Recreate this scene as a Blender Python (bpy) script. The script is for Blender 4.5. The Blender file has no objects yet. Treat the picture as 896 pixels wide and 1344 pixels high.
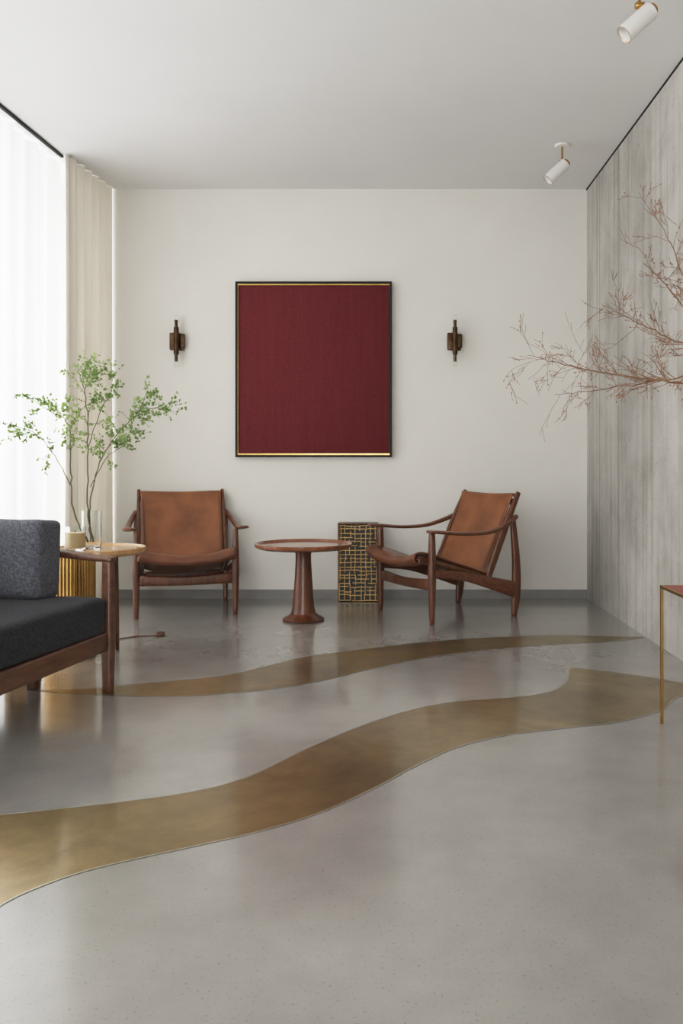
import bpy, bmesh, math, random
from mathutils import Vector, Matrix, noise

R = random.Random(7)
scene = bpy.context.scene
try:
    vs = scene.view_settings
    vs.view_transform = 'Standard'
    vs.look = 'None'
    # soft highlight shoulder, like the photograph's exposure
    vs.use_curve_mapping = True
    cm = vs.curve_mapping
    cm.white_level = (4.0, 4.0, 4.0)
    c = cm.curves[3]
    for px, py in ((.0125, .042), (.04, .150), (.10, .41), (.15, .59), (.20, .72), (.28, .83), (.45, .925)):
        c.points.new(px, py)
    cm.update()
except Exception as ex:
    print('curve', ex)

# ------------------------------------------------------------------ dims
CAM_H = 0.94
F = 1150.0
YB = 6.17          # back wall
XR = 1.427         # right wall
H = 2.882          # ceiling
YF = -2.2          # wall behind the camera

# ------------------------------------------------------------------ materials
def s2l(c):
    def f(v):
        v /= 255.0
        return v / 12.92 if v <= 0.04045 else ((v + 0.055) / 1.055) ** 2.4
    return (f(c[0]), f(c[1]), f(c[2]), 1.0)

def new_mat(name):
    m = bpy.data.materials.new(name)
    m.use_nodes = True
    nt = m.node_tree
    b = nt.nodes['Principled BSDF']
    return m, nt, b

def tex_coord(nt, scale=(1, 1, 1), rot=(0, 0, 0)):
    tc = nt.nodes.new('ShaderNodeTexCoord')
    mp = nt.nodes.new('ShaderNodeMapping')
    mp.inputs['Scale'].default_value = scale
    mp.inputs['Rotation'].default_value = rot
    nt.links.new(tc.outputs['Object'], mp.inputs['Vector'])
    return mp.outputs['Vector']

def noise_node(nt, vec, scale, detail=4, rough=0.55, dist=0.0):
    n = nt.nodes.new('ShaderNodeTexNoise')
    n.inputs['Scale'].default_value = scale
    n.inputs['Detail'].default_value = detail
    n.inputs['Roughness'].default_value = rough
    n.inputs['Distortion'].default_value = dist
    nt.links.new(vec, n.inputs['Vector'])
    return n.outputs['Fac']

def ramp(nt, fac, stops):
    r = nt.nodes.new('ShaderNodeValToRGB')
    els = r.color_ramp.elements
    while len(els) < len(stops):
        els.new(0.5)
    for e, (p, c) in zip(els, stops):
        e.position = p
        e.color = c
    nt.links.new(fac, r.inputs['Fac'])
    return r.outputs['Color']

def mult(nt, a, b, fac):
    x = nt.nodes.new('ShaderNodeMixRGB'); x.blend_type = 'MULTIPLY'; x.inputs[0].default_value = fac
    nt.links.new(a, x.inputs[1]); nt.links.new(b, x.inputs[2])
    return x.outputs[0]

def bump(nt, b, height, strength=0.2, dist=0.01):
    bp = nt.nodes.new('ShaderNodeBump')
    bp.inputs['Strength'].default_value = strength
    bp.inputs['Distance'].default_value = dist
    nt.links.new(height, bp.inputs['Height'])
    nt.links.new(bp.outputs['Normal'], b.inputs['Normal'])

def simple(name, c1, c2=None, scale=8, stretch=(1, 1, 1), rough=0.5, metal=0.0, bstr=0.0, bscale=None,
           coat=0.0, trans=0.0, detail=4):
    m, nt, b = new_mat(name)
    c2 = c2 or c1
    v = tex_coord(nt, stretch)
    n = noise_node(nt, v, scale, detail)
    nt.links.new(ramp(nt, n, [(0.3, s2l(c1)), (0.7, s2l(c2))]), b.inputs['Base Color'])
    b.inputs['Roughness'].default_value = rough
    b.inputs['Metallic'].default_value = metal
    b.inputs['Coat Weight'].default_value = coat
    b.inputs['Transmission Weight'].default_value = trans
    if bstr:
        bump(nt, b, noise_node(nt, v, bscale or scale * 4, 3), bstr, 0.004)
    return m

M = {}
M['wall'] = simple('wall_plaster', (222, 219, 211), (227, 224, 217), 2.0, rough=0.85, bstr=0.05, bscale=60)
M['ceil'] = simple('ceiling_paint', (226, 225, 223), (230, 229, 227), 1.5, rough=0.9)
M['trimgrey'] = simple('concrete_skirting', (132, 130, 126), (150, 147, 143), 6, rough=0.5)
M['jointgrey'] = simple('joint_shadow_gap', (136, 133, 127), (156, 153, 146), 6, rough=0.8)
M['walnut'] = simple('walnut_wood', (74, 42, 26), (116, 70, 45), 7, (6, 6, 0.8), rough=0.32, bstr=0.05, bscale=30, coat=0.25)
M['walnut_h'] = simple('walnut_wood_flat', (80, 46, 29), (124, 75, 48), 7, (1, 8, 8), rough=0.3, bstr=0.05, bscale=30, coat=0.3)
M['tabletop'] = simple('table_top_wood', (114, 68, 46), (150, 97, 68), 6, (1, 10, 4), rough=0.22, coat=0.5)
M['sofawood'] = simple('sofa_walnut', (82, 53, 39), (116, 79, 58), 6, (6, 1, 6), rough=0.35, coat=0.2)
M['oak'] = simple('oak_top', (176, 134, 92), (200, 158, 112), 5, (1, 9, 3), rough=0.25, coat=0.4)
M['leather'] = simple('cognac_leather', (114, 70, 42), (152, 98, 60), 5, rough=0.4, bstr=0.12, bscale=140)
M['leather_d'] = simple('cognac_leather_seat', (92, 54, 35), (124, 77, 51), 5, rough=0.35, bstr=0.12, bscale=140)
M['brass'] = simple('brass', (180, 142, 84), (204, 166, 104), 12, rough=0.25, metal=1.0)
M['brass_dull'] = simple('aged_brass', (132, 108, 66), (174, 144, 92), 20, rough=0.42, metal=0.9)
M['bronze'] = simple('dark_bronze', (56, 42, 30), (92, 68, 46), 30, rough=0.32, metal=0.85)
M['black'] = simple('black_paint', (13, 12, 12), (19, 18, 18), 10, rough=0.7)
M['blackmesh'] = simple('black_lacquer', (20, 17, 14), (30, 25, 19), 10, rough=0.5)
M['white_metal'] = simple('white_metal', (226, 224, 220), (232, 230, 226), 5, rough=0.4)
M['redleather'] = simple('red_leather', (130, 46, 34), (150, 60, 44), 9, rough=0.4)
M['wax'] = simple('candle_wax', (222, 196, 150), (230, 208, 168), 9, rough=0.5)
M['stem'] = simple('green_stem', (82, 78, 52), (104, 98, 62), 30, rough=0.6)
M['twig'] = simple('tan_twig', (108, 80, 58), (144, 110, 82), 30, rough=0.6)
M['bud'] = simple('twig_bud', (146, 94, 64), (172, 118, 84), 40, rough=0.55)
M['ceramic'] = simple('dark_ceramic', (64, 56, 50), (84, 74, 66), 8, rough=0.45)

def leaf_mat():
    m, nt, b = new_mat('leaf_green')
    v = tex_coord(nt)
    n = noise_node(nt, v, 9, 2)
    col = ramp(nt, n, [(0.35, s2l((104, 130, 70))), (0.65, s2l((162, 184, 112)))])
    nt.links.new(col, b.inputs['Base Color'])
    b.inputs['Roughness'].default_value = 0.5
    tr = nt.nodes.new('ShaderNodeBsdfTranslucent')
    nt.links.new(col, tr.inputs['Color'])
    mx = nt.nodes.new('ShaderNodeMixShader')
    mx.inputs[0].default_value = 0.4
    nt.links.new(b.outputs[0], mx.inputs[1])
    nt.links.new(tr.outputs[0], mx.inputs[2])
    nt.links.new(mx.outputs[0], nt.nodes['Material Output'].inputs['Surface'])
    return m
M['leaf'] = leaf_mat()

def glass_mat():
    m, nt, b = new_mat('clear_glass')
    b.inputs['Base Color'].default_value = (0.96, 0.98, 0.97, 1)
    b.inputs['Roughness'].default_value = 0.02
    b.inputs['Transmission Weight'].default_value = 1.0
    b.inputs['IOR'].default_value = 1.3
    return m
M['glass'] = glass_mat()

def fabric(name, c1, c2, sc=420):
    m, nt, b = new_mat(name)
    v = tex_coord(nt)
    n1 = noise_node(nt, v, sc * 0.25, 3, 0.8)
    n2 = noise_node(nt, v, sc, 2, 0.7)
    nt.links.new(ramp(nt, n1, [(0.35, s2l(c1)), (0.65, s2l(c2))]), b.inputs['Base Color'])
    b.inputs['Roughness'].default_value = 0.95
    b.inputs['Sheen Weight'].default_value = 0.08
    b.inputs['Specular IOR Level'].default_value = 0.25
    bump(nt, b, n2, 0.5, 0.004)
    return m
M['sofafab'] = fabric('charcoal_wool', (34, 35, 38), (58, 59, 63))
M['pillowfab'] = fabric('grey_wool', (70, 71, 77), (112, 113, 120))

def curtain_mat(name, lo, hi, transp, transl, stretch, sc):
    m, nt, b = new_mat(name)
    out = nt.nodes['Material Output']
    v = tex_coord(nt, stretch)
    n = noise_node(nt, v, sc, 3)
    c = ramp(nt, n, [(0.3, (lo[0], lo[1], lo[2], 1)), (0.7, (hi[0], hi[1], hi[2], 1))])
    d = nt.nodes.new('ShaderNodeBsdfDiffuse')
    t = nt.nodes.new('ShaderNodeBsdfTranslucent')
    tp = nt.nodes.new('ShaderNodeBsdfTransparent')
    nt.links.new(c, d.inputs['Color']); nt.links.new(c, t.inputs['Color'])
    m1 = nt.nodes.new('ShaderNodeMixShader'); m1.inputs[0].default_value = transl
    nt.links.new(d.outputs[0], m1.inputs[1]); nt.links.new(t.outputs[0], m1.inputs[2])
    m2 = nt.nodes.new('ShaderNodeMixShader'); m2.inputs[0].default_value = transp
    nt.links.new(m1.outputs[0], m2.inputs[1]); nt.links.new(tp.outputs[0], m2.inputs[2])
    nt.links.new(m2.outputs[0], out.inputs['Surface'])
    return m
M['sheer'] = curtain_mat('sheer_linen', (0.52, 0.53, 0.54), (0.95, 0.95, 0.94), 0.07, 0.62, (1, 7, .04), 1.6)  # colour bands stand in for fold shading as well as denser gathers
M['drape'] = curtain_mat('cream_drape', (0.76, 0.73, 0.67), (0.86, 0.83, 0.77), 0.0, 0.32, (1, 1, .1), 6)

def floor_mat():
    m, nt, b = new_mat('polished_concrete')
    v = tex_coord(nt)
    big = noise_node(nt, v, 0.8, 4, 0.55, 0.5)
    med = noise_node(nt, v, 4, 6, 0.62)
    fine = noise_node(nt, v, 130, 2, 0.6)
    c = ramp(nt, big, [(0.25, s2l((130, 127, 122))), (0.75, s2l((164, 160, 154)))])
    c2 = ramp(nt, med, [(0.3, (0.82, 0.82, 0.82, 1)), (0.7, (1, 1, 1, 1))])
    c3 = ramp(nt, fine, [(0.28, (0.60, 0.59, 0.58, 1)), (0.38, (1, 1, 1, 1))])
    c = mult(nt, mult(nt, c, c2, .85), c3, .75)
    nt.links.new(c, b.inputs['Base Color'])
    rr = nt.nodes.new('ShaderNodeMapRange')
    rr.inputs['To Min'].default_value = 0.16; rr.inputs['To Max'].default_value = 0.30
    nt.links.new(med, rr.inputs['Value'])
    nt.links.new(rr.outputs[0], b.inputs['Roughness'])
    b.inputs['Specular IOR Level'].default_value = 0.75
    b.inputs['Coat Weight'].default_value = 0.55
    b.inputs['Coat Roughness'].default_value = 0.115
    b.inputs['Coat IOR'].default_value = 1.5
    return m
M['floor'] = floor_mat()

def gold_floor():
    m, nt, b = new_mat('gold_resin_inlay')
    v = tex_coord(nt)
    n = noise_node(nt, v, 2.2, 7, 0.65, 0.7)
    n2 = noise_node(nt, v, 14, 5, 0.65, 0.3)
    c = ramp(nt, n, [(0.3, s2l((128, 107, 68))), (0.7, s2l((180, 155, 108)))])
    c = mult(nt, c, ramp(nt, n2, [(0.3, (.76, .76, .76, 1)), (.7, (1, 1, 1, 1))]), .85)
    nt.links.new(c, b.inputs['Base Color'])
    b.inputs['Metallic'].default_value = 0.85
    b.inputs['Roughness'].default_value = 0.33
    b.inputs['Coat Weight'].default_value = 0.45
    b.inputs['Coat Roughness'].default_value = 0.12
    return m
M['gold'] = gold_floor()
M['strip'] = simple('inlay_edge_strip', (176, 168, 150), (190, 182, 164), 9, rough=0.3, metal=0.6)

def concrete_wall():
    m, nt, b = new_mat('board_formed_concrete')
    a = noise_node(nt, tex_coord(nt, (1, 1.0, 0.6)), 1.1, 8, 0.6, 0.5)
    g = noise_node(nt, tex_coord(nt, (1, 0.8, 0.8)), 5.0, 9, 0.72, 0.3)
    s = noise_node(nt, tex_coord(nt, (1, 7, 0.2)), 2.2, 6, 0.65, 0.05)
    p = noise_node(nt, tex_coord(nt), 60, 3, 0.7)
    c = ramp(nt, a, [(0.28, s2l((160, 157, 150))), (0.5, s2l((188, 185, 178))), (0.72, s2l((206, 203, 197)))])
    c2 = ramp(nt, g, [(0.30, (0.70, 0.68, 0.65, 1)), (0.55, (1, 1, 1, 1))])
    c3 = ramp(nt, s, [(0.36, (0.66, 0.63, 0.59, 1)), (0.52, (1, 1, 1, 1))])
    c4 = ramp(nt, p, [(0.30, (0.5, 0.48, 0.45, 1)), (0.37, (1, 1, 1, 1))])
    c = mult(nt, mult(nt, mult(nt, c, c2, .7), c3, .65), c4, .8)
    nt.links.new(c, b.inputs['Base Color'])
    b.inputs['Roughness'].default_value = 0.8
    bump(nt, b, g, 0.5, 0.015)
    return m
M['concrete'] = concrete_wall()

def canvas_mat():
    m, nt, b = new_mat('maroon_canvas')
    v1 = tex_coord(nt, (16, 1, 0.8)); v2 = tex_coord(nt)
    a = noise_node(nt, v1, 2, 4, 0.6)
    f = noise_node(nt, v2, 150, 2, 0.6)
    c = ramp(nt, a, [(0.2, s2l((106, 42, 46))), (0.8, s2l((115, 49, 52)))])
    c = mult(nt, c, ramp(nt, f, [(0.35, (.74, .74, .74, 1)), (.65, (1, 1, 1, 1))]), .85)
    nt.links.new(c, b.inputs['Base Color'])
    b.inputs['Roughness'].default_value = 0.8
    b.inputs['Specular IOR Level'].default_value = 0.2
    bump(nt, b, f, 0.3, 0.003)
    return m
M['canvas'] = canvas_mat()

# ------------------------------------------------------------------ helpers
def link(ob, parent=None):
    scene.collection.objects.link(ob)
    if parent is not None:
        ob.parent = parent
    return ob

def empty(name, loc=(0, 0, 0), rz=0.0):
    e = bpy.data.objects.new(name, None)
    e.empty_display_size = 0.1
    e.location = loc
    e.rotation_euler = (0, 0, rz)
    scene.collection.objects.link(e)
    return e

def from_bm(name, bm, mat, parent=None, smooth=True, loc=None):
    me = bpy.data.meshes.new(name)
    bmesh.ops.recalc_face_normals(bm, faces=bm.faces)
    bm.to_mesh(me); bm.free()
    if mat: me.materials.append(mat)
    for p in me.polygons: p.use_smooth = smooth
    ob = bpy.data.objects.new(name, me)
    if loc: ob.location = loc
    return link(ob, parent)

def bm_box(bm, lo, hi):
    r = bmesh.ops.create_cube(bm, size=1.0)
    c = [(a + b) / 2 for a, b in zip(lo, hi)]; s = [b - a for a, b in zip(lo, hi)]
    for v in r['verts']:
        v.co = Vector((v.co.x * s[0] + c[0], v.co.y * s[1] + c[1], v.co.z * s[2] + c[2]))

def box(name, lo, hi, mat, parent=None, bev=0.0, seg=3):
    bm = bmesh.new(); bm_box(bm, lo, hi)
    if bev:
        bmesh.ops.bevel(bm, geom=list(bm.edges), offset=bev, segments=seg, profile=0.5, affect='EDGES')
    ob = from_bm(name, bm, mat, parent, smooth=False)
    if bev:
        for p in ob.data.polygons: p.use_smooth = True
        try:
            ob.data.set_sharp_from_angle(angle=math.radians(35))
        except Exception: pass
    return ob

def catmull(pts, n=6):
    P = [Vector(p) for p in pts]
    if len(P) < 3:
        return [P[0].lerp(P[-1], i / n) for i in range(n + 1)]
    out = []
    for i in range(len(P) - 1):
        p1, p2 = P[i], P[i + 1]
        p0 = P[i - 1] if i > 0 else p1 * 2 - p2
        p3 = P[i + 2] if i + 2 < len(P) else p2 * 2 - p1
        for k in range(n):
            t = k / n
            out.append(0.5 * ((2 * p1) + (-p0 + p2) * t + (2 * p0 - 5 * p1 + 4 * p2 - p3) * t * t
                              + (-p0 + 3 * p1 - 3 * p2 + p3) * t ** 3))
    out.append(P[-1])
    return out

def sweep(name, pts, wh, mat, parent=None, up=(0, 0, 1), n=6, e=0.6, k=16):
    """tapered bar along pts; wh=[(width,height),...], superellipse section"""
    C = catmull(pts, n)
    W = catmull([(w, h, 0) for w, h in wh], n)
    if len(W) != len(C):
        W = [Vector((wh[0][0], wh[0][1], 0)).lerp(Vector((wh[-1][0], wh[-1][1], 0)), i / (len(C) - 1)) for i in range(len(C))]
    up = Vector(up)
    bm = bmesh.new(); rings = []
    for i, c in enumerate(C):
        t = (C[min(i + 1, len(C) - 1)] - C[max(i - 1, 0)]).normalized()
        side = t.cross(up)
        if side.length < 1e-4: side = t.cross(Vector((0, 1, 0)))
        side.normalize(); nn = side.cross(t).normalized()
        w, h = W[i].x / 2, W[i].y / 2
        ring = []
        for j in range(k):
            a = 2 * math.pi * (j + .5) / k
            ca, sa = math.cos(a), math.sin(a)
            x = math.copysign(abs(ca) ** e, ca) * w; y = math.copysign(abs(sa) ** e, sa) * h
            ring.append((side * x + nn * y))
        rings.append((c, t, ring))
    def add(c, ring, s, off):
        return [bm.verts.new(c + off + r * s) for r in ring]
    V = []
    c, t, r = rings[0]; m = min(W[0].x, W[0].y) * .12
    V.append(add(c, r, 0.82, -t * m))
    for c, t, r in rings: V.append(add(c, r, 1, Vector()))
    c, t, r = rings[-1]; m = min(W[-1].x, W[-1].y) * .12
    V.append(add(c, r, 0.82, t * m))
    for a, b in zip(V[:-1], V[1:]):
        for j in range(k):
            bm.faces.new((a[j], a[(j + 1) % k], b[(j + 1) % k], b[j]))
    bm.faces.new(V[0][::-1]); bm.faces.new(V[-1])
    return from_bm(name, bm, mat, parent)

def lathe(name, prof, mat, parent=None, loc=(0, 0, 0), k=48, rot=None, sharp=30):
    bm = bmesh.new(); rings = []
    for r, z in prof:
        if r < 1e-5: rings.append([bm.verts.new((0, 0, z))])
        else: rings.append([bm.verts.new((r * math.cos(2 * math.pi * j / k), r * math.sin(2 * math.pi * j / k), z)) for j in range(k)])
    for a, b in zip(rings[:-1], rings[1:]):
        if len(a) == 1 and len(b) == 1: continue
        for j in range(k):
            if len(a) == 1: bm.faces.new((a[0], b[(j + 1) % k], b[j]))
            elif len(b) == 1: bm.faces.new((a[j], a[(j + 1) % k], b[0]))
            else: bm.faces.new((a[j], a[(j + 1) % k], b[(j + 1) % k], b[j]))
    if rot is not None:
        bmesh.ops.transform(bm, matrix=rot, verts=bm.verts)
    bmesh.ops.translate(bm, vec=Vector(loc), verts=bm.verts)
    ob = from_bm(name, bm, mat, parent)
    try: ob.data.set_sharp_from_angle(angle=math.radians(sharp))
    except Exception: pass
    return ob

def sheet(name, fn, nu, nv, mat, parent=None, thick=0.0):
    bm = bmesh.new()
    g = [[bm.verts.new(fn(i / nu, j / nv)) for j in range(nv + 1)] for i in range(nu + 1)]
    for i in range(nu):
        for j in range(nv):
            bm.faces.new((g[i][j], g[i + 1][j], g[i + 1][j + 1], g[i][j + 1]))
    ob = from_bm(name, bm, mat, parent)
    if thick:
        s = ob.modifiers.new('sol', 'SOLIDIFY'); s.thickness = thick; s.offset = 0
        b = ob.modifiers.new('bev', 'BEVEL'); b.width = thick * .3; b.segments = 2; b.limit_method = 'ANGLE'
    return ob

def cushion(name, lo, hi, mat, parent, crown=0.02, r=0.04, rot=None, welt=None):
    """soft upholstered box: rounded, crowned"""
    c = Vector([(a + b) / 2 for a, b in zip(lo, hi)]); s = Vector([(b - a) / 2 for a, b in zip(lo, hi)])
    bm = bmesh.new()
    bmesh.ops.create_cube(bm, size=2.0)
    bmesh.ops.subdivide_edges(bm, edges=list(bm.edges), cuts=19, use_grid_fill=True)
    for v in bm.verts:
        u = Vector([math.copysign(1 - (1 - abs(a)) ** 1.6, a) for a in v.co])
        q = Vector((u.x * s.x, u.y * s.y, u.z * s.z))
        inner = Vector([max(-s[i] + r, min(s[i] - r, q[i])) for i in range(3)])
        d = q - inner
        if d.length > 1e-6: q = inner + d.normalized() * r
        sm = sorted(range(3), key=lambda i: s[i])[0]
        o = [i for i in range(3) if i != sm]
        f = (1 - u[o[0]] ** 4) * (1 - u[o[1]] ** 4)
        q[sm] += (u[sm]) * crown * f
        nn = noise.noise(Vector((q.x * 5, q.y * 5, q.z * 5 + len(name)))) * 0.006
        q += Vector((nn, nn, nn))
        v.co = q
    if rot is not None: bmesh.ops.transform(bm, matrix=rot, verts=bm.verts)
    bmesh.ops.translate(bm, vec=c, verts=bm.verts)
    return from_bm(name, bm, mat, parent)

def tubes(name, splines, mat, parent, res=2):
    cu = bpy.data.curves.new(name, 'CURVE'); cu.dimensions = '3D'
    cu.bevel_depth = 1.0; cu.bevel_resolution = res; cu.use_fill_caps = True
    for pts, rad in splines:
        sp = cu.splines.new('POLY'); sp.points.add(len(pts) - 1)
        for i, p in enumerate(pts):
            sp.points[i].co = (p[0], p[1], p[2], 1)
            sp.points[i].radius = rad[i] if isinstance(rad, (list, tuple)) else rad
    cu.materials.append(mat)
    ob = bpy.data.objects.new(name, cu)
    return link(ob, parent)

# ------------------------------------------------------------------ room shell
XL = -2.62
box('floor', (XL - .1, YF - .1, -0.12), (XR + .1, YB + .1, 0), M['floor'])
box('ceiling', (XL - .1, YF - .1, H), (XR + .1, YB + .1, H + .15), M['ceil'])
box('wall_back', (XL - .1, YB, 0), (XR + .1, YB + .12, H), M['wall'])
box('wall_right', (XR, YF, 0), (XR + .12, YB, H), M['concrete'])
box('baseboard_back', (-1.95, YB - .012, 0), (XR - .001, YB, .062), M['trimgrey'])
box('shadow_gap_ceiling_right', (XR - .005, YF, H - .009), (XR, YB, H), M['black'])  # black strip stands in for the shaded gap where wall meets ceiling
bm = bmesh.new()
for yj in (5.80, 5.33, 3.92, 2.51):
    bm_box(bm, (XR - .0012, yj, 0.01), (XR, yj + .006, H - .013))
from_bm('trim_concrete_joints', bm, M['jointgrey'], smooth=False)

# left wall with window band
WY0, WY1, WZ0, WZ1 = -1.6, 6.05, 0.06, 2.80
bm = bmesh.new()
bm_box(bm, (XL - .1, YF, 0), (XL, WY0, H)); bm_box(bm, (XL - .1, WY1, 0), (XL, YB, H))
bm_box(bm, (XL - .1, WY0, 0), (XL, WY1, WZ0)); bm_box(bm, (XL - .1, WY0, WZ1), (XL, WY1, H))
from_bm('wall_left', bm, M['wall'], smooth=False)
bm = bmesh.new()
for i in range(6):
    y = WY0 + .025 + (WY1 - WY0 - .05) * i / 5
    bm_box(bm, (XL - .08, y - .025, WZ0), (XL - .03, y + .025, WZ1))
bm_box(bm, (XL - .08, WY0, WZ0), (XL - .03, WY1, WZ0 + .05)); bm_box(bm, (XL - .08, WY0, WZ1 - .05), (XL - .03, WY1, WZ1))
from_bm('window_1', bm, M['white_metal'], smooth=False)
# wall behind the camera; its unseen opening is added for front fill light
FX0, FX1, FZ1 = -1.5, 0.35, 2.3
bm = bmesh.new()
bm_box(bm, (XL, YF - .1, 0), (FX0, YF, H)); bm_box(bm, (FX1, YF - .1, 0), (XR, YF, H))
bm_box(bm, (FX0, YF - .1, FZ1), (FX1, YF, H))
from_bm('wall_front', bm, M['wall'], smooth=False)

# ------------------------------------------------------------------ curtains (built where they hang)
def track_x(y): return -2.024 - 0.06 * (5.555 - y)
def sheer_fn(u, v):
    y = 5.62 + (-1.9 - 5.62) * u
    a = 0.5 + 0.5 * (1 - v)
    w = math.sin(y * 46 + 1.6 * math.sin(y * 3.1)) * .028 * a + math.sin(y * 19 + 2) * .022 * a
    return Vector((track_x(y) - .058 + w, y, 0.012 + (H - .030) * v))
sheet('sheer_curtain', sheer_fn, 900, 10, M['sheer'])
def drape_fn(u, v):
    y = 5.46 + (6.158 - 5.46) * u
    x = -1.985 + .085 * u
    a = 0.75 + .25 * (1 - v)
    w = math.sin(u * 2 * math.pi * 6.5 + .5 * math.sin(v * 2)) * .026 * a * (1 - .5 * u)
    return Vector((x + w - .010, min(6.164, y + .008 * math.sin(v * 3 + u * 9) * (1 - u)), 0.012 + (H - .014) * v))
sheet('drape_curtain', drape_fn, 160, 14, M['drape'], thick=.003)
sweep('curtain_rail', [(track_x(5.5) + .006, 5.5, H - .008), (track_x(2) + .006, 2, H - .008), (track_x(-1.9) + .006, -1.9, H - .008)],
      [(.020, .014)] * 3, M['black'], e=.3)

# ------------------------------------------------------------------ floor inlays (on the floor plane)
def fp(x, y):
    d = F * CAM_H / (y - 610.0)
    return ((x - 504.0) / F * d, d, 0.0)
def ribbon(bm, pts, w, z):
    prev = None
    for i, p in enumerate(pts):
        t = (pts[min(i + 1, len(pts) - 1)] - pts[max(i - 1, 0)]); t.z = 0; t.normalize()
        s = Vector((-t.y, t.x, 0)) * w / 2
        a = bm.verts.new((p.x + s.x, p.y + s.y, z)); b = bm.verts.new((p.x - s.x, p.y - s.y, z))
        if prev: bm.faces.new((prev[0], a, b, prev[1]))
        prev = (a, b)
def inlay(chains, tag):
    loop = []; segs = []
    for ch in chains:
        c = catmull([fp(*q) for q in ch], 8); segs.append(c)
        for p in c:
            if not loop or (p - loop[-1]).length > 1e-4: loop.append(p)
    if (loop[0] - loop[-1]).length < 1e-4: loop.pop()
    e = empty('floor_inlay')
    bm = bmesh.new()
    f = bm.faces.new([bm.verts.new((p.x, p.y, .0008)) for p in loop])
    bmesh.ops.triangulate(bm, faces=[f], ngon_method='EAR_CLIP')
    ob = from_bm('inlay_surface', bm, M['gold'], e, smooth=False)
    for p in ob.data.polygons:
        if p.normal.z < 0: p.flip()
    bm = bmesh.new()
    for c in segs: ribbon(bm, c, .006, .0014)
    ob = from_bm('inlay_edge_strip', bm, M['strip'], e, smooth=False)
b1_top = [(40, 906), (110, 905), (170, 899), (230, 894), (300, 886), (355, 873), (410, 861), (480, 852), (560, 843), (640, 837), (740, 834), (845, 837)]
b1_bot = [(845, 837), (800, 842), (740, 845), (660, 851), (580, 860), (500, 875), (430, 892), (360, 904), (290, 911), (220, 914), (130, 912), (40, 906)]
inlay([b1_top, b1_bot], 1)
b2_top = [(-160, 1082), (0, 1070), (60, 1064), (150, 1054), (250, 1040), (320, 1022), (372, 998), (420, 975), (480, 951), (540, 932), (600, 921), (680, 915), (722, 908), (743, 895), (747, 876)]
b2_r = [(747, 876), (790, 881), (850, 889), (930, 903), (1010, 917)]
b2_bot = [(1010, 917), (900, 913), (868, 932), (815, 947), (740, 956), (660, 966), (600, 981), (550, 1003), (500, 1030), (450, 1054), (400, 1074), (330, 1094), (250, 1112), (180, 1127), (110, 1144), (50, 1165), (0, 1189), (-90, 1250)]
b2_l = [(-90, 1250), (-160, 1082)]
inlay([b2_top, b2_r, b2_bot, b2_l], 2)

# ------------------------------------------------------------------ painting
def painting():
    x0, x1, z0, z1 = -1.041, .0536, .994, 2.222
    cx, cz = (x0 + x1) / 2, (z0 + z1) / 2; w, h = (x1 - x0) / 2, (z1 - z0) / 2
    e = empty('framed_painting', (cx, YB, cz))
    t = .015
    bm = bmesh.new()
    bm_box(bm, (-w, -.045, -h), (-w + t, -.001, h)); bm_box(bm, (w - t, -.045, -h), (w, -.001, h))
    bm_box(bm, (-w + t, -.045, -h), (w - t, -.001, -h + t)); bm_box(bm, (-w + t, -.045, h - t), (w - t, -.001, h))
    from_bm('frame', bm, M['black'], e, smooth=False)
    bm = bmesh.new()
    bm_box(bm, (-w + t, -.038, h - t - .010), (w - t, -.004, h - t)); bm_box(bm, (-w + t, -.038, -h + t), (w - t, -.004, -h + t + .010))
    bm_box(bm, (-w + t, -.036, -h + t + .010), (-w + t + .004, -.004, h - t - .010))
    from_bm('gilt_slip', bm, M['brass'], e, smooth=False)
    box('canvas', (-w + t + .006, -.030, -h + t + .012), (w - t - .004, -.004, h - t - .012), M['canvas'], e, .003, 2)
painting()

# ------------------------------------------------------------------ sconces
def sconce(x, z):
    e = empty('wall_sconce', (x, YB, z))
    box('backplate', (-.030, -.012, -.062), (.045, -.001, .058), M['bronze'], e, .003)
    box('body', (-.052, -.05, -.060), (.018, -.012, .060), M['bronze'], e, .006)
    box('clamp', (.018, -.045, -.045), (.052, -.012, .05), M['bronze'], e, .005)
    lathe('tube_glass', [(0, -.178), (.013, -.178), (.014, -.17), (.014, .17), (.013, .178), (0, .178)], M['glass'], e, (0, -.066, 0), 20)
    lathe('tube_sleeve', [(.0145, -.095), (.0175, -.095), (.0175, .095), (.0145, .095)], M['bronze'], e, (0, -.066, 0), 20)
    lathe('sleeve_upper', [(.0075, .095), (.0085, .095), (.0085, .145), (0, .145)], M['bronze'], e, (0, -.066, 0), 16)
    lathe('sleeve_lower', [(0, -.145), (.0085, -.145), (.0085, -.095), (.0075, -.095)], M['bronze'], e, (0, -.066, 0), 16)
sconce(-1.448, 1.804)
sconce(.4936, 1.804)

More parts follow.
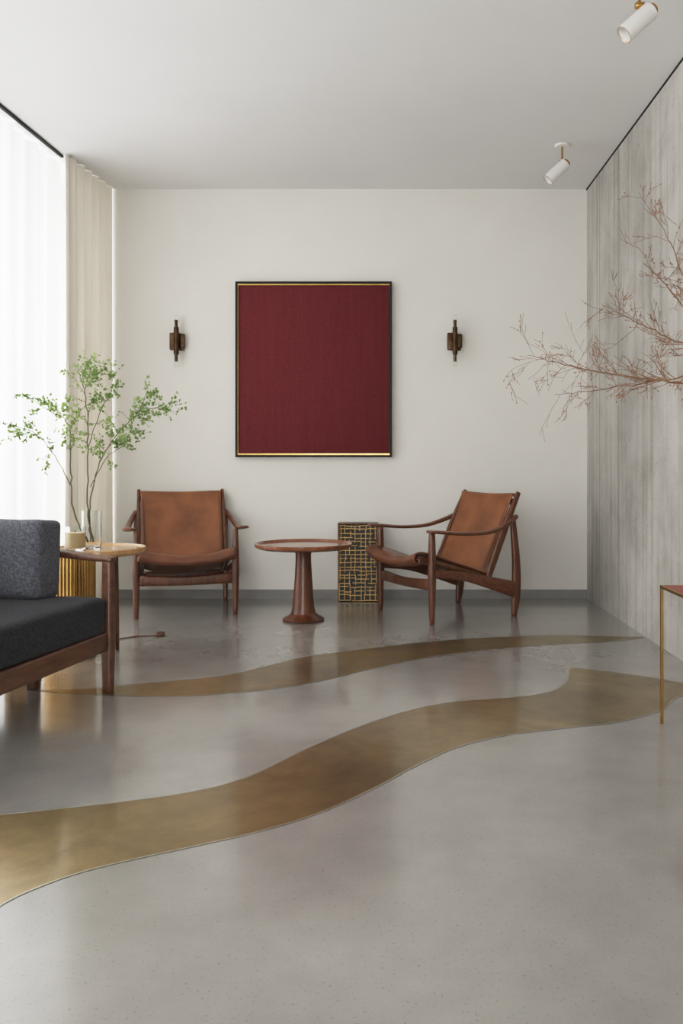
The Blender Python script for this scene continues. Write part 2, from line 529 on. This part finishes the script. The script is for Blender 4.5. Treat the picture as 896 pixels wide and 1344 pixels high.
# ------------------------------------------------------------------ ceiling spotlights
def spot(x, y, zc, dirv, offx):
    e = empty('ceiling_spotlight', (x, y, H))
    dz = zc - H
    lathe('canopy', [(0, -.014), (.042, -.014), (.045, -.011), (.045, -.0005), (0, -.0005)], M['white_metal'], e, (0, 0, 0), 32)
    lathe('rod', [(0, -.115), (.006, -.115), (.006, -.013), (0, -.013)], M['brass'], e, (0, 0, 0), 16)
    lathe('knuckle', [(0, -.018), (.012, -.018), (.014, -.014), (.014, .014), (.012, .018), (0, .018)], M['brass'], e, (0, 0, -.108), 20,
          rot=Matrix.Rotation(math.pi / 2, 4, 'Y'))
    d = Vector(dirv).normalized()
    q = Vector((0, 0, 1)).rotation_difference(d).to_matrix().to_4x4()
    c = Vector((offx, 0, dz))
    sweep('bracket', [(0, 0, -.108), (offx * .5 + .010, 0, (dz - .105) * .5 + .01), tuple(c + Vector((0, 0, .03)))], [(.009, .011)] * 3, M['brass'], e, up=(0, 1, 0))
    lathe('lamp_head', [(0, -.078), (.032, -.078), (.037, -.073), (.037, .070), (.0355, .072), (.033, .068), (.031, .04), (0, .035)], M['white_metal'], e, c, 40, rot=q)
    lathe('lens_ring', [(.0330, .0695), (.0372, .0725), (.0372, .0705)], M['brass'], e, c, 40, rot=q)
    lathe('rear_cap', [(0, -.094), (.020, -.094), (.024, -.088), (.024, -.078), (0, -.078)], M['brass'], e, c, 24, rot=q)
spot(1.08, 5.317, 2.715, (-.70, -.02, -.66), -.035)
spot(1.02, 3.50, 2.705, (-.70, -.02, -.64), -.01)

# ------------------------------------------------------------------ lounge chairs
def lounge_chair(loc, rz):
    e = empty('leather_lounge_chair', loc, rz)
    W = M['walnut']
    for s in (-1, 1):
        x = .30 * s
        sweep('front_leg', [(x, 0, .004), (x, 0, .16), (x, 0, .33), (x, 0, .535)], [(.028, .028), (.040, .040), (.046, .048), (.032, .036)], W, e, up=(0, 1, 0), e=.8)
        sweep('rear_leg', [(x, .612, .004), (x, .628, .14), (x, .628, .34), (x, .600, .615)], [(.030, .034), (.034, .062), (.034, .055), (.026, .038)], W, e, up=(0, 1, 0), e=.7)
        sweep('side_rail', [(x, .005, .300), (x, .22, .272), (x, .43, .215), (x, .62, .165)], [(.026, .050), (.026, .054), (.028, .070), (.028, .105)], M['walnut_h'], e, e=.5)
        sweep('armrest', [(.350 * s, -.055, .552), (.345 * s, .03, .545), (.350 * s, .20, .530), (.352 * s, .38, .534), (.332 * s, .52, .570), (.302 * s, .628, .618)],
              [(.050, .016), (.085, .022), (.060, .022), (.045, .024), (.036, .028), (.030, .030)], M['walnut_h'], e, e=.75)
        sweep('seat_rail', [(.262 * s, -.085, .395), (.262 * s, .10, .345), (.262 * s, .30, .285), (.262 * s, .46, .235)], [(.026, .036)] * 4, W, e)
        sweep('back_post', [(.283 * s, .405, .205), (.283 * s, .47, .36), (.283 * s, .56, .56), (.281 * s, .662, .765)], [(.026, .034), (.028, .046), (.028, .044), (.022, .03)], W, e, up=(0, 1, 0))
    sweep('front_stretcher', [(-.285, 0, .232), (0, -.004, .222), (.285, 0, .232)], [(.026, .066), (.026, .056), (.026, .066)], W, e)
    sweep('rear_stretcher', [(-.285, .622, .19), (.285, .622, .19)], [(.024, .05)] * 2, W, e)
    sweep('seat_front_rail', [(-.29, -.072, .376), (-.15, -.080, .352), (0, -.084, .345), (.15, -.080, .352), (.29, -.072, .376)], [(.03, .040)] * 5, W, e)
    sweep('back_top_rail', [(-.27, .645, .708), (0, .668, .706), (.27, .645, .708)], [(.02, .04)] * 3, W, e)
    sweep('back_low_rail', [(-.27, .49, .345), (0, .51, .345), (.27, .49, .345)], [(.02, .04)] * 3, W, e)
    prof = catmull([(-.052, .362, 0), (-.100, .366, 0), (-.110, .398, 0), (-.075, .425, 0), (.02, .408, 0), (.16, .362, 0), (.30, .315, 0), (.42, .272, 0), (.455, .262, 0)], 5)
    def seat(u, v):
        f = v * (len(prof) - 1); i = min(int(f), len(prof) - 2); p = prof[i].lerp(prof[i + 1], f - i)
        x = -.283 + .566 * u; c = 1 - (2 * u - 1) ** 2
        return Vector((x, p[0], p[1] - .042 * c * (1 if v > .2 else .85) + .003 * math.sin(u * 19 + v * 7)))
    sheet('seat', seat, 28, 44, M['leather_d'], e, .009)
    def back(u, v):
        x = -.268 + .536 * u; c = 1 - (2 * u - 1) ** 2
        y = .420 + .225 * v; z = .262 + .486 * v
        b = .020 * c * math.sin(math.pi * min(1, v * .9 + .1))
        return Vector((x, y - .018 + b, z + .006 * (2 * u - 1) ** 2 * v))
    sheet('back', back, 20, 24, M['leather'], e, .010)
    sweep('back_top_roll', [(-.268, .632, .752), (0, .646, .744), (.268, .632, .752)], [(.030, .022)] * 3, M['leather'], e, e=.9)
    for s in (-1, 1):
        def strap(u, v, s=s):
            return Vector((s * (.247 + .018 * u), .420 + .225 * v - .026 + .002 * u, .30 + .44 * v))
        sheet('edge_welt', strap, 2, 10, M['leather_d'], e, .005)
lounge_chair((-1.222, 5.422, 0), math.radians(16))
lounge_chair((.128, 5.400, 0), math.radians(-59.5))

# ------------------------------------------------------------------ pedestal table
e = empty('pedestal_table', (-.4885, 5.30, 0))
lathe('tray_top', [(0, .432), (.20, .432), (.27, .436), (.289, .447), (.294, .458), (.294, .466), (.288, .468), (.279, .462), (.276, .456), (0, .456)], M['tabletop'], e, k=96)
lathe('pedestal', [(0, .0005), (.118, .0005), (.126, .004), (.127, .010), (.116, .018), (.092, .028), (.074, .045), (.066, .08), (.060, .15), (.053, .25), (.047, .36), (.047, .40), (.055, .42), (.080, .4315), (0, .4315)], M['walnut'], e, k=64)

# ------------------------------------------------------------------ brass woven box
e = empty('brass_lattice_stool', (-.18, 6.075, 0))
hw, hd, hh = .134, .070, .535
box('core', (-hw + .006, -hd + .006, .004), (hw - .006, hd - .006, hh - .006), M['blackmesh'], e)
bm = bmesh.new()
rr = random.Random(3)
rows = 18
for i in range(rows + 1):
    z = .012 + (hh - .028) * i / rows + rr.uniform(-.005, .005)
    for side in ('f', 'l', 'r'):
        x = -hw
        if side == 'f':
            while x < hw - .01:
                L = rr.uniform(.03, .12); x2 = min(hw, x + L); dz = rr.uniform(-.005, .005)
                bm_box(bm, (x, -hd - .001, z + dz), (x2, -hd + .007, z + dz + .0050)); x = x2 + (.0 if rr.random() < .6 else .014)
        else:
            xs = -hw if side == 'l' else hw
            bm_box(bm, (xs - .0015, -hd, z), (xs + .0015, hd, z + .0055))
for j in range(8):
    x = -hw + .014 + (2 * hw - .028) * j / 7
    z = .01
    while z < hh - .02:
        L = rr.uniform(.04, .13); z2 = min(hh - .01, z + L); dx = rr.uniform(-.007, .007)
        bm_box(bm, (x + dx - .0022, -hd - .0025, z), (x + dx + .0022, -hd + .005, z2)); z = z2 + rr.choice([0, .014, .024])
for y in (-.045, -.015, .015, .045):
    for xs in (-hw, hw): bm_box(bm, (xs - .002, y, .01), (xs + .002, y + .005, hh - .01))
from_bm('lattice', bm, M['brass_dull'], e, smooth=False)
bm = bmesh.new()
for xs in (-1, 1):
    for ys in (-1, 1): bm_box(bm, (xs * hw - .004, ys * hd - .004, .0005), (xs * hw + .004, ys * hd + .004, hh))
from_bm('corner_posts', bm, M['bronze'], e, smooth=False)
box('top', (-hw - .004, -hd - .004, hh - .006), (hw + .004, hd + .004, hh + .004), M['bronze'], e, .002, 2)

# ------------------------------------------------------------------ sofa
e = empty('wood_frame_sofa', (-1.142, 3.628, 0), math.radians(-12.5))
SL = 1.60
SW = M['sofawood']
for y in (0, -SL):
    sweep('front_leg', [(0, y, .003), (0, y, .2), (0, y, .40), (0, y, .548)], [(.040, .042), (.048, .050), (.048, .050), (.044, .044)], SW, e, up=(0, 1, 0), e=.5)
    sweep('rear_leg', [(-.60, y, .003), (-.60, y, .3), (-.60, y, .66)], [(.036, .04), (.044, .046), (.034, .034)], SW, e, up=(0, 1, 0), e=.5)
    sweep('mid_leg', [(-.335, y - .02, .003), (-.335, y - .02, .20)], [(.050, .036), (.055, .036)], SW, e, up=(0, 1, 0), e=.5)
    sweep('armrest', [(.024, y, .548), (-.10, y, .556), (-.25, y, .572), (-.42, y, .585), (-.63, y, .59)], [(.050, .022), (.062, .026), (.072, .034), (.072, .034), (.05, .03)], SW, e, e=.5)
    sweep('end_rail', [(0, y, .214), (-.60, y, .214)], [(.028, .070)] * 2, SW, e, e=.4)
sweep('front_rail', [(0, .0, .214), (0.004, -SL / 2, .206), (0, -SL, .214)], [(.030, .078)] * 3, SW, e, e=.35)
sweep('rear_rail', [(-.60, .0, .214), (-.60, -SL, .214)], [(.030, .078)] * 2, SW, e, e=.35)
sweep('back_rail', [(-.60, .0, .64), (-.60, -SL, .64)], [(.030, .05)] * 2, SW, e, e=.4)
box('deck', (-.59, -SL + .02, .225), (-.01, -.02, .245), M['black'], e)
cushion('seat_cushion', (-.585, -SL / 2 + .002, .246), (.012, -.028, .394), M['sofafab'], e, crown=.012, r=.026)
cushion('seat_cushion', (-.585, -SL + .028, .246), (.012, -SL / 2 - .002, .394), M['sofafab'], e, crown=.012, r=.026)
rt = Matrix.Rotation(math.radians(8), 4, 'Y')
cushion('back_cushion', (-.60, -SL / 2 + .01, .40), (-.46, -.24, .74), M['pillowfab'], e, crown=.02, r=.03, rot=rt)
cushion('back_cushion', (-.60, -SL + .03, .40), (-.46, -SL / 2 - .01, .74), M['pillowfab'], e, crown=.02, r=.03, rot=rt)
cushion('arm_cushion', (-.62, -.205, .396), (-.184, -.045, .718), M['pillowfab'], e, crown=.016, r=.028, rot=Matrix.Rotation(math.radians(-5), 4, 'X'))

# ------------------------------------------------------------------ side table (round oak top on ribbed brass base plus slim legs)
def ribbed(name, e, cx, cy, r, h, z0=.001):
    k = 44
    bm = bmesh.new()
    n = k * 6
    rings = []
    for z, rs in ((z0, .97), (z0 + .005, 1), (h - .006, 1), (h - .001, .97)):
        rings.append([bm.verts.new((cx + (r * rs - .004 + .004 * abs(math.cos(k * math.pi * j / n))) * math.cos(2 * math.pi * j / n),
                                    cy + (r * rs - .004 + .004 * abs(math.cos(k * math.pi * j / n))) * math.sin(2 * math.pi * j / n), z)) for j in range(n)])
    for a, b in zip(rings[:-1], rings[1:]):
        for j in range(n): bm.faces.new((a[j], a[(j + 1) % n], b[(j + 1) % n], b[j]))
    bm.faces.new(rings[0][::-1]); bm.faces.new(rings[-1])
    from_bm(name, bm, M['brass'], e, smooth=False)
    lathe(name + '_band', [(r + .0005, .004), (r + .003, .004), (r + .003, .014), (r + .0005, .014)], M['brass_dull'], e, (cx, cy, 0))

e = empty('round_side_table', (-1.39, 4.286, 0))
lathe('top', [(0, .503), (.19, .503), (.212, .508), (.220, .518), (.220, .534), (.216, .538), (.206, .530), (0, .530)], M['oak'], e, k=80)
for (x, y) in ((.08, -.125), (.035, .165)):
    sweep('leg', [(x, y, .003), (x * .95, y * .95, .25), (x * .9, y * .9, .504)], [(.02, .02), (.024, .024), (.026, .026)], M['walnut'], e, up=(0, 1, 0), e=1)
ribbed('ribbed_base', e, -.155, .02, .122, .503)
e = empty('brass_ribbed_pot', (-1.585, 3.845, 0))
ribbed('ribbed_body', e, 0, 0, .075, .30)

# candle in glass
e = empty('glass_candle', (-1.482, 4.20, .5305))
lathe('glass_jar', [(0, 0), (.040, 0), (.047, .006), (.050, .03), (.050, .112), (.047, .112), (.047, .03), (.043, .012), (0, .010)], M['glass'], e, k=40)
lathe('wax', [(0, .0105), (.042, .0125), (.0462, .03), (.0462, .084), (0, .082)], M['wax'], e, k=40)
tubes('wick', [([(0, 0, .08), (.001, 0, .095)], .0012)], M['black'], e)

# ------------------------------------------------------------------ plants
def grow(p, d, length, r, depth, spl, tips, rng, gravity=0.0, jit=.28, child=(2, 3), flat=1.0, rmin=.0005):
    n = max(3, int(length / .022)); step = length / n
    pts = [p.copy()]; rad = [r]; d = d.normalized()
    for i in range(n):
        d = (d + Vector((rng.gauss(0, jit), rng.gauss(0, jit) * flat, rng.gauss(0, jit) + gravity)) * .5).normalized()
        p = p + d * step
        pts.append(p.copy()); rad.append(max(rmin, r * (1 - .75 * (i + 1) / n)))
        tips.append((p.copy(), d.copy(), depth))
    spl.append((pts, rad))
    if depth > 0:
        for _ in range(rng.randint(*child)):
            i = rng.randint(1, n - 1)
            ax = Vector((rng.gauss(0, 1), rng.gauss(0, 1) * flat, rng.gauss(0, 1))).normalized()
            dd = (d + ax * .8).normalized()
            grow(pts[i].copy(), dd, length * rng.uniform(.45, .7), rad[i] * .7, depth - 1, spl, tips, rng, gravity, jit, child, flat, rmin)

def main_branch(pts, r0, r1, spl, tips, rng, start, num, tl, depth, jit=.28, gravity=0.0, child=(2, 3), flat=1.0, spread=.9, rmin=.0005):
    C = catmull(pts, 7)
    C = [c + Vector((rng.gauss(0, .002), rng.gauss(0, .002), rng.gauss(0, .002))) if 0 < i < len(C) - 1 else c for i, c in enumerate(C)]
    rad = [r0 + (r1 - r0) * i / (len(C) - 1) for i in range(len(C))]
    spl.append((C, rad))
    for k in range(num):
        i = int((start + (1 - start) * (k + rng.random()) / num) * (len(C) - 2)) + 1
        i = min(i, len(C) - 1)
        t = (C[i] - C[i - 1]).normalized()
        ax = Vector((rng.gauss(0, 1), rng.gauss(0, 1) * flat, rng.gauss(0, 1))).normalized()
        d = (t * .7 + ax * spread).normalized()
        grow(C[i].copy(), d, tl * rng.uniform(.5, 1.1), rad[i] * .6, depth, spl, tips, rng, gravity, jit, child, flat, rmin)

# leafy branches in glass vase on the side table
e = empty('leafy_branch_vase', (-1.432, 4.29, .5305))
lathe('glass_vase', [(0, 0), (.040, 0), (.045, .004), (.046, .02), (.046, .186), (.0435, .186), (.0435, .02), (.040, .010), (0, .010)], M['glass'], e, k=40)
spl, tips = [], []
rg = random.Random(21)
S = 267.0
def L(x, y, dy=0.0):   # local plant coordinates (metres) in the plane of the vase
    return Vector(((x - 120) / S, dy, (720 - y) / S))
kw = dict(jit=.30, child=(2, 3), flat=.8)
main_branch([L(122, 712), L(114, 670, .01), L(113, 600, .02), L(113, 540, .02), L(108, 505, .0), L(103, 482, -.02)], .0046, .0014, spl, tips, rg, .40, 16, .13, 1, **kw)
main_branch([L(116, 712, -.01), L(99, 668, -.03), L(97, 620, -.04), L(94, 560, -.05), L(70, 540, -.06), L(35, 518, -.05)], .0042, .0012, spl, tips, rg, .45, 14, .12, 1, **kw)
main_branch([L(97, 640, -.03), L(80, 600, -.08), L(55, 570, -.10), L(12, 556, -.12)], .0026, .001, spl, tips, rg, .35, 11, .10, 1, **kw)
main_branch([L(118, 712, .01), L(116, 660, .03), L(130, 600, .05), L(158, 560, .06), L(186, 540, .05), L(212, 532, .04)], .0038, .0012, spl, tips, rg, .35, 17, .12, 1, **kw)
main_branch([L(113, 590, .02), L(130, 545, .0), L(150, 510, -.03), L(148, 488, -.04)], .0024, .001, spl, tips, rg, .3, 11, .10, 1, **kw)
main_branch([L(116, 640, .03), L(145, 600, -.05), L(170, 585, -.08), L(182, 565, -.1)], .0024, .001, spl, tips, rg, .3, 10, .09, 1, **kw)
main_branch([L(170, 552, .05), L(186, 530, .0), L(196, 512, -.02)], .0018, .0008, spl, tips, rg, .2, 7, .08, 1, **kw)
tubes('stems', spl, M['stem'], e, 1)
bm = bmesh.new()
for p, d, dep in tips:
    for _ in range(3):
        if rg.random() < .25: continue
        a = Vector((rg.gauss(0, 1), rg.gauss(0, 1), rg.gauss(0, 1))).normalized()
        l = rg.uniform(.010, .020); w = l * .38
        a = (a + d * .5).normalized()
        s = a.cross(Vector((rg.gauss(0, 1), rg.gauss(0, 1), rg.gauss(0, 1)))).normalized()
        nrm = a.cross(s)
        b0 = p + a * .002
        vs_ = [b0, b0 + a * l * .35 + s * w - nrm * w * .2, b0 + a * l * .75 + s * w * .7, b0 + a * l, b0 + a * l * .75 - s * w * .7, b0 + a * l * .35 - s * w - nrm * w * .2]
        bm.faces.new([bm.verts.new(v) for v in vs_])
from_bm('leaves', bm, M['leaf'], e, smooth=False)

# ------------------------------------------------------------------ brass bench-table at right and budding branches in a vase on it
e = empty('brass_frame_side_table', (1.205, 2.93, 0))
hx, hy, ht = .198, .25, .502
bm = bmesh.new()
for sx in (-1, 1):
    for sy in (-1, 1): bm_box(bm, (sx * hx - .005, sy * hy - .005, .0005), (sx * hx + .005, sy * hy + .005, ht))
for sy in (-1, 1): bm_box(bm, (-hx, sy * hy - .005, ht - .010), (hx, sy * hy + .005, ht))
for sx in (-1, 1): bm_box(bm, (sx * hx - .005, -hy, ht - .010), (sx * hx + .005, hy, ht))
from_bm('brass_frame', bm, M['brass'], e, smooth=False)
box('leather_top', (-hx + .005, -hy + .005, ht - .014), (hx - .005, hy - .005, ht + .002), M['redleather'], e, .003, 2)

VY = 2.86
e = empty('budding_branch_vase', (1.27, VY, ht + .0025))
lathe('vase', [(0, 0), (.05, 0), (.072, .02), (.085, .08), (.075, .15), (.042, .20), (.032, .235), (.040, .26), (.034, .26), (.026, .235), (.034, .20), (0, .19)], M['ceramic'], e, k=48)
def B(x, y, dy=0.0):
    k = (VY + dy) / 1150.0
    return Vector(((x - 504) * k - 1.27, dy, CAM_H + (610 - y) * k - (ht + .0025)))
spl, tips = [], []
rb = random.Random(11)
kw = dict(jit=.34, child=(1, 3), flat=.7, spread=.75, rmin=.0006)
o = Vector((0, 0, .20))
main_branch([o, B(985, 590), B(930, 515, .05), B(870, 500, .1), B(800, 492, .15), B(740, 478, .2), B(692, 466, .22)], .0055, .0008, spl, tips, rb, .38, 28, .16, 2, gravity=.01, **kw)
main_branch([o, B(975, 580), B(925, 498, -.05), B(880, 498, -.05), B(830, 505, -.02), B(780, 512, .02), B(728, 518, .05)], .0042, .0008, spl, tips, rb, .42, 18, .11, 2, gravity=.015, **kw)
main_branch([o, B(980, 560), B(930, 470, .1), B(880, 445, .15), B(830, 420, .2), B(790, 400, .25)], .0044, .0008, spl, tips, rb, .42, 16, .15, 2, gravity=.03, **kw)
main_branch([o, B(990, 540), B(950, 440, .2), B(905, 380, .2), B(880, 320, .2), B(855, 275, .2)], .0044, .0008, spl, tips, rb, .45, 14, .12, 2, gravity=.04, **kw)
main_branch([o, B(990, 560), B(950, 480, .15), B(905, 415, .12), B(870, 370, .1), B(845, 345, .1)], .004, .0008, spl, tips, rb, .45, 12, .12, 2, gravity=.03, **kw)
main_branch([o, B(995, 540), B(970, 440), B(935, 350, .05), B(900, 290, .08)], .004, .0008, spl, tips, rb, .5, 10, .12, 2, gravity=.03, **kw)
XLIM = XR - 1.27 - .012
spl = [([Vector((min(p[0], XLIM), p[1], p[2])) for p in pts], r) for pts, r in spl]
tubes('branches', spl, M['twig'], e, 1)
bm = bmesh.new()
for p, d, dep in tips:
    if rb.random() < .28 and p.x < XLIM - .01:
        r = rb.uniform(.0014, .0028)
        q = p + Vector((rb.gauss(0, .002), rb.gauss(0, .002), rb.gauss(0, .002)))
        ax = [Vector((r, 0, 0)), Vector((0, r, 0)), Vector((-r, 0, 0)), Vector((0, -r, 0))]
        t = bm.verts.new(q + Vector((0, 0, r * 1.6))); b = bm.verts.new(q - Vector((0, 0, r * 1.4)))
        mv = [bm.verts.new(q + a) for a in ax]
        for j in range(4):
            bm.faces.new((mv[j], mv[(j + 1) % 4], t)); bm.faces.new((mv[(j + 1) % 4], mv[j], b))
from_bm('buds', bm, M['bud'], e)

# ------------------------------------------------------------------ floor cable with switch
e = empty('lamp_cord', (0, 0, 0))
cp = catmull([(-1.52, 4.66, .004), (-1.42, 4.72, .004), (-1.33, 4.79, .004), (-1.23, 4.80, .004)], 6)
tubes('cord', [([tuple(p) for p in cp], .003)], M['walnut'], e)
box('foot_switch', (-1.245, 4.775, .0005), (-1.205, 4.83, .022), M['walnut'], e, .006)

# ------------------------------------------------------------------ light: overcast sky through the left window and the added rear fill opening
w = bpy.data.worlds.new('World'); scene.world = w; w.use_nodes = True
bg = w.node_tree.nodes['Background']
bg.inputs['Color'].default_value = (0.98, 0.985, 1.0, 1)
bg.inputs['Strength'].default_value = 6.7
def portal(name, loc, rot, sx, sy):
    l = bpy.data.lights.new(name, 'AREA'); l.shape = 'RECTANGLE'; l.size = sx; l.size_y = sy
    l.cycles.is_portal = True
    ob = bpy.data.objects.new(name, l); ob.location = loc; ob.rotation_euler = rot
    scene.collection.objects.link(ob)
portal('window_portal_side', (XL - .11, (WY0 + WY1) / 2, (WZ0 + WZ1) / 2), (0, math.radians(-90), 0), WZ1 - WZ0, WY1 - WY0)
portal('fill_portal_rear', ((FX0 + FX1) / 2, YF - .11, FZ1 / 2), (math.radians(90), 0, 0), FX1 - FX0, FZ1)

# ------------------------------------------------------------------ camera
cd = bpy.data.cameras.new('camera')
cd.sensor_width = 36; cd.sensor_fit = 'AUTO'
cd.lens = F * 36 / 1344
cd.shift_x = -56 / 1344; cd.shift_y = -62 / 1344
cam = bpy.data.objects.new('camera', cd)
cam.location = (0, 0, CAM_H); cam.rotation_euler = (math.radians(90), 0, 0)
scene.collection.objects.link(cam)
scene.camera = cam
